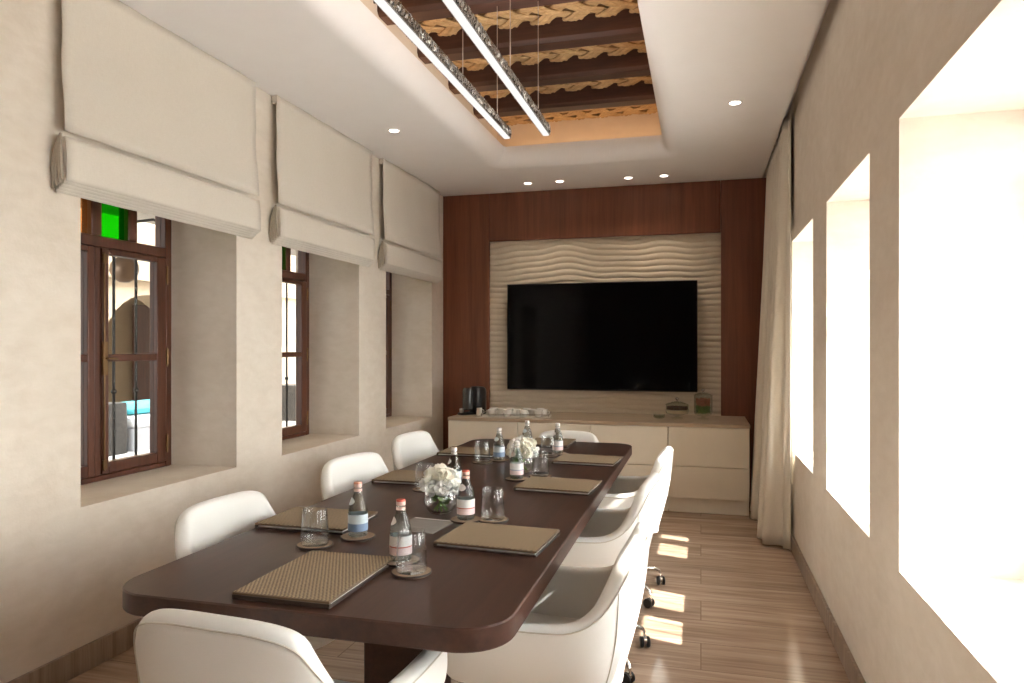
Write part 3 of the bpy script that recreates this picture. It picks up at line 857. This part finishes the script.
# ------------------------------------------------------------------ things on the worktop
mc = thing('coffee_machine', 'small black capsule coffee machine on the worktop beside the wood panel', 'coffee machine', (-2.19, 6.72, CZ), R(-38))
MB().loops([[(x*(1-i), y*(1-i)+.02, z) for x, y, _ in rrect(-.072, .072, -.04, .12, .06, 6)] for i, z in ((.03, 0), (0, .01), (0, .22), (.04, .25), (.18, .268), (.5, .275))]).build('body', 'black', mc, smooth=50)
MB().loops([[(x*(1-i), y*(1-i)-.045, z) for x, y, _ in rrect(-.056, .056, -.065, .04, .05, 6)] for i, z in ((.2, .045), (.02, .052), (0, .08), (0, .235), (.12, .262), (.5, .268))]).build('water_tank', 'tank', mc, smooth=50)
MB().loops([[(x, y-.06, z) for x, y, _ in rrect(-.05, .05, -.10, .07, .03, 6)] for z in (0, .022)]).build('drip_tray', 'black', mc, smooth=40, bevel=.003)
MB().lathe([(0, .0225), (.020, .0225), (.024, .06), (.022, .06), (.019, .027), (0, .026)], (0, -.133, .0), 18).build('drip_cup', 'steel', mc)
def cup_obj():
    r = thing('coffee_cup', '', 'cup', group='white cups on the tray')
    MB().lathe([(0, 0), (.022, 0), (.028, .006), (.034, .045), (.0345, .055), (.0325, .055), (.031, .045), (.025, .010), (0, .007)], seg=24).build('bowl', 'china', r, smooth=50)
    MB().tube([(.032, 0, .044), (.047, 0, .042), (.050, 0, .028), (.042, 0, .017), (.029, 0, .016)], .0035, 8).build('handle', 'china', r, smooth=60)
    return r
c0 = cup_obj(); n = 0
tr = thing('serving_tray', 'shallow metal tray of white cups on the worktop', 'tray', (-1.72, 6.64, CZ), R(7))
MB().loops([rrect(-.33, .33, -.155, .155, .03, 5, .0), rrect(-.33, .33, -.155, .155, .03, 5, .006)]).build('base', 'tray', tr, bevel=.001)
MB().tube([(x, y, .028) for x, y, _ in rrect(-.326, .326, -.151, .151, .03, 5)], .003, 6, closed=True).build('rail', 'chrome', tr, smooth=60)
for k, (x, y) in enumerate(((-.32, -.145), (.32, -.145), (.32, .145), (-.32, .145))): MB().tube([(x, y, .006), (x, y, .028)], .003, 6).build('rail_post', 'chrome', tr)
for row, (yy, xs) in enumerate(((-.105, (-.225, -.075, .08, .22)), (-.01, (-.15, .0, .15, .265)), (.085, (-.24, -.08, .09, .225)))):
    for k, xx in enumerate(xs):
        o = c0 if n == 0 else copy_tree(c0); n += 1
        a = R(7); o.scale = (1.22, 1.22, 1.15); o.location = (-1.72+xx*math.cos(a)-yy*math.sin(a), 6.64+xx*math.sin(a)+yy*math.cos(a), CZ+.0062); o.rotation_euler.z = random.uniform(-.6, .6)
        o['label'] = 'white coffee cup in the %s row of the tray, %s from the coffee machine' % (('front', 'middle', 'back')[row], nth[k])
mp = thing('milk_jug', 'small pale jug between the coffee machine and the cup tray', 'jug', (-2.085, 6.60, CZ))
MB().lathe([(0, 0), (.026, 0), (.031, .01), (.030, .04), (.026, .058), (.029, .074), (.0275, .074), (.024, .058), (.027, .04), (.028, .012), (0, .008)], seg=24).build('body', 'china', mp, smooth=50)
MB().tube([(.028, 0, .06), (.045, 0, .055), (.046, 0, .03), (.029, 0, .018)], .0035, 8).build('handle', 'china', mp, smooth=60)
# footed bowl with lid
bw = thing('lidded_glass_bowl', 'round glass bowl with lid holding brown and cream sachets', 'bowl', (-.215, 6.80, CZ))
MB().lathe([(0, 0), (.055, 0), (.058, .006), (.02, .014), (.016, .026), (.06, .034), (.098, .045), (.104, .06), (.104, .125), (.1015, .125), (.1015, .062), (.095, .049), (0, .040)], seg=40).build('bowl', 'jar_glass', bw, smooth=50)
MB().lathe([(0, .158), (.05, .150), (.095, .134), (.107, .126), (.107, .131), (.095, .139), (.05, .155), (0, .163)], seg=40).build('lid', 'jar_glass', bw, smooth=50)
MB().lathe([(0, .160), (.008, .163), (.007, .17), (.017, .181), (.012, .192), (0, .195)], seg=18).build('lid_knob', 'chrome', bw, smooth=50)
MB().lathe([(0, .0415), (.093, .051), (.1005, .063), (.1005, .08), (0, .08)], seg=32).build('cream_sachets', 'biscuit', bw, smooth=40)
pb = MB(); rnd = random.Random(2)
for k in range(22):
    a = 2*PI*k/22; pb.box(-.011, .011, -.006, .006, -.014, .014, 0, Matrix.Translation((.089*math.cos(a), .089*math.sin(a), .098)) @ Matrix.Rotation(a+PI/2, 4, 'Z') @ Matrix.Rotation(rnd.uniform(-.3, .3), 4, 'Y'))
for k in range(14):
    a = 2*PI*k/14+.1; pb.box(-.011, .011, -.006, .006, -.014, .014, 0, Matrix.Translation((.062*math.cos(a), .062*math.sin(a), .099)) @ Matrix.Rotation(a+PI/2, 4, 'Z'))
pb.build('brown_sachets', 'coffee', bw, bevel=.002)
jr = thing('glass_jar', 'tall lidded glass jar of red and green sachets beside the television', 'jar', (.02, 6.80, CZ))
MB().lathe([(0, 0), (.05, 0), (.052, .006), (.018, .014), (.016, .026), (.06, .034), (.078, .045), (.083, .06), (.083, .215), (.0805, .215), (.0805, .062), (.075, .05), (0, .042)], seg=36).build('jar_body', 'jar_glass', jr, smooth=50)
MB().lathe([(0, .244), (.03, .240), (.07, .226), (.086, .217), (.086, .221), (.07, .231), (.03, .245), (0, .249)], seg=36).build('lid', 'jar_glass', jr, smooth=50)
MB().lathe([(0, .247), (.007, .249), (.006, .255), (.015, .265), (.011, .276), (0, .279)], seg=18).build('lid_knob', 'chrome', jr, smooth=50)
def sachets(name, mt, z0, z1, par, cnt, seed, rad):
    rnd = random.Random(seed); mb = MB()
    for k in range(cnt):
        a = k*2.39996; rr = rad*math.sqrt((k % 17+1)/17.); z = z0+(z1-z0)*k/cnt
        mb.box(-.016, .016, -.004, .004, -.016, .016, 0, Matrix.Translation((rr*math.cos(a), rr*math.sin(a), z)) @ Matrix.Rotation(a+PI/2, 4, 'Z') @ Matrix.Rotation(rnd.uniform(-.5, .5), 4, 'X') @ Matrix.Rotation(rnd.uniform(-.5, .5), 4, 'Y'))
    mb.build(name, mt, par, bevel=.001)
sachets('green_sachets', 'fruit_green', .068, .115, jr, 70, 1, .062)
sachets('red_sachets', 'fruit_red', .128, .18, jr, 70, 2, .062)
ds = thing('glass_dish', 'short stack of small clear glass dishes beside the lidded bowl', 'dishes', (-.375, 6.73, CZ))
for k in range(3):
    MB().lathe([(0, .003), (.03, 0), (.05, .012), (.055, .024), (.053, .024), (.048, .014), (0, .007)], (0, 0, .0095*k), 30).build('dish', 'jar_glass', ds, smooth=50)

# ------------------------------------------------------------------ curtain
cu = MB(); nf = 9; rows = []
for i in range(31):
    u = i/30; z = 3.12+(.012-3.12)*u
    amp = .022+.062*u**1.1; row = []
    for j in range(nf*16+1):
        s = j/(nf*16); y = 5.36+1.66*s
        y = 5.36+(1.60-.22*u)*s + .018*math.sin(s*nf*4*PI)*u
        ph = s*nf*2*PI
        x = .604-.105*u-(amp*math.cos(ph)+.25*amp*math.sin(.5*ph+1.3)*u)*(.75+.25*math.sin(3.1*s*PI+.6))
        e = max(0, 1-s/.07); x = x+(XR-.026-x)*e*e*(3-2*e)
        row.append((min(x, XR-.024), y, z))
    rows.append(row)
cu.grid(rows)
ct = cu.build('curtain', 'curtain', smooth=80, solid=.003)
tag(ct, 'long cream curtain hanging in folds in the corner beside the window wall', 'curtain')

# ------------------------------------------------------------------ courtyard seen through the windows on the blinds side, and unseen light shapers
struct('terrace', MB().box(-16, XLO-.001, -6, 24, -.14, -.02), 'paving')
nb = MB(); nb.box(XLO, XRO+.06, YB+.451, 17, -.12, 9.); nb.box(XLO, XRO+.06, -9, YF-.251, -.12, 9.); struct('side_sky_blocker', nb, 'facade')  # unseen blocks added to keep side sky and sun off the courtyard
struct('sky_blocker', MB().box(-5.6, XLO-.001, -1, 11, 2.75, 2.9), 'roof')  # unseen slab added to hold sky light back from the left windows
struct('terrace', MB().box(XRO+.001, 16, -10, 16, -.14, -.02), 'bounce_ground')  # unseen ground, whitened to bounce light up to the ceiling
bd = thing('courtyard_building', 'sunlit beige courtyard building with an arch, seen through the windows', 'building', (-9, 10, 0))
bw_ = MB(); aw, ah = .98, 1.35
ys = [-9, -aw, aw, 13]
arc = [(aw*math.cos(PI*k/16), ah+aw*math.sin(PI*k/16)) for k in range(17)]
bw_.box(-.5, 0, -9, -aw, -.02, 6); bw_.box(-.5, 0, aw, 13, -.02, 6)
top = [(-.5, 0)]
for k in range(16):
    (y0, z0), (y1, z1) = arc[k+1], arc[k]
    v = [bw_.bm.verts.new(p) for p in ((0, y0, z0), (0, y1, z1), (0, y1, 6), (0, y0, 6), (-.5, y0, z0), (-.5, y1, z1), (-.5, y1, 6), (-.5, y0, 6))]
    for q in ((0, 1, 2, 3), (7, 6, 5, 4), (0, 4, 5, 1)): bw_.face([v[i] for i in q])
bw_.box(-2.8, -2.6, -3, 4, -.02, 3); bw_.box(-2.6, -.5, -3, 4, 2.8, 3)
bw_.build('facade', 'facade', bd, smooth=20)
MB().box(0, .10, -9, 13, 2.55, 2.68).build('cornice', 'facade', bd)
MB().box(-2.58, -2.5, 2.4, 3.4, -.02, 2.35).build('door', 'window_wood', bd, bevel=.01)
pl = MB().loops([rrect(-.35, .35, -.30, .30, .08, 5, z) for z in (-.02, .68)]).build('stone_planter', 'planter', smooth=40, loc=(-8.05, 7.9, 0)); tag(pl, 'dark rough stone planter in the courtyard beyond the green pane window', 'planter', 'stone blocks in the courtyard')
pl2 = copy_tree(pl); pl2.location = (-8.05, 12.85, 0); pl2['label'] = 'dark rough stone planter in the courtyard beyond the second window'
db = thing('daybed', 'low grey daybed with white mattress in the courtyard', 'daybed', (-8.05, 9.06, 0))
MB().loops([rrect(-.4, .4, -.78, .78, .03, 4, z) for z in (-.02, .30)]).build('base', 'greybase', db, smooth=40)
MB().loops([rrect(-.39+i, .39-i, -.77+i, .77-i, .06, 5, z) for i, z in ((.02, .301), (0, .33), (0, .44), (.03, .47))]).build('mattress', 'mattress', db, smooth=60)
cs = MB().loops([rrect(-.25+i, .25-i, -.45+i, .45-i, .10, 6, z) for i, z in ((.14, .0), (.05, .02), (0, .09), (.05, .16), (.14, .18))]).build('cushion', 'cushion', smooth=70, loc=(-8.05, 8.78, .472))
tag(cs, 'turquoise cushion lying on the courtyard daybed', 'cushion')
ln = thing('hanging_lantern', 'round dark metal lantern hanging outside the window with the green pane', 'lantern', (-3.62, 3.81, 1.955))
MB().lathe([(0, -.085), (.03, -.083), (.07, -.055), (.088, -.01), (.082, .035), (.05, .072), (.022, .085), (.02, .105), (0, .105)], seg=28).build('globe', 'copper', ln, smooth=60)
MB().tube([(0, 0, .105), (0, 0, .30)], .004, 6).build('chain', 'blackmetal', ln)
MB().tube([(.366, .05, .12), (.34, .05, .24), (.20, .03, .32), (0, 0, .30)], .009, 8).build('bracket', 'blackmetal', ln, smooth=60)

# ------------------------------------------------------------------ light
SKY_AWAY, SKY_SUN = 1.3, 11.
sd = Vector((-1, .30, -.955)).normalized()
sun = bpy.data.lights.new('sun', 'SUN'); sun.energy = 11.; sun.angle = R(.6); sun.color = (1, .955, .90)
so = bpy.data.objects.new('sun', sun); COL.objects.link(so); so.location = (6, 0, 8)
so.rotation_euler = sd.to_track_quat('-Z', 'Y').to_euler()
w = bpy.data.worlds.new('sky'); SC.world = w; w.use_nodes = True
nt = w.node_tree
for n_ in list(nt.nodes): nt.nodes.remove(n_)
wo = nt.nodes.new('ShaderNodeOutputWorld'); bg = nt.nodes.new('ShaderNodeBackground')
tc = nt.nodes.new('ShaderNodeTexCoord'); sp = nt.nodes.new('ShaderNodeSeparateXYZ'); nt.links.new(tc.outputs['Generated'], sp.inputs[0])
rc = ramp(nt, sp.outputs[2], [(0., (1., .985, .955)), (.3, (1., .99, .97)), (1., (.85, .92, 1.))])
mr = N(nt, 'ShaderNodeMapRange'); mr.interpolation_type = 'SMOOTHSTEP'
mr.inputs['From Min'].default_value = -.25; mr.inputs['From Max'].default_value = .45; mr.inputs['To Min'].default_value = SKY_AWAY; mr.inputs['To Max'].default_value = SKY_SUN
nt.links.new(sp.outputs[0], mr.inputs['Value']); nt.links.new(mr.outputs[0], bg.inputs[1])          # the sky is brighter on the sun's side
nt.links.new(rc, bg.inputs[0]); nt.links.new(bg.outputs[0], wo.inputs[0])

# ------------------------------------------------------------------ camera
cam = bpy.data.cameras.new('camera'); co = bpy.data.objects.new('camera', cam); COL.objects.link(co)
cam.sensor_width = 36; cam.lens = 36*710/1024; cam.clip_start = .05
cam.shift_y = 5.7/1024
co.location = (0, 0, 1.45); co.rotation_euler = (PI/2, 0, R(14.9))
SC.camera = co
SC.view_settings.view_transform = 'Standard'; SC.view_settings.look = 'None'; SC.view_settings.gamma = 1; SC.view_settings.use_curve_mapping = False
SC.view_settings.exposure = 1.2
cy = SC.cycles
cy.use_denoising = True; cy.max_bounces = 14; cy.diffuse_bounces = 7; cy.glossy_bounces = 5; cy.transmission_bounces = 12; cy.transparent_max_bounces = 40
cy.sample_clamp_indirect = 8; cy.caustics_reflective = False; cy.caustics_refractive = False
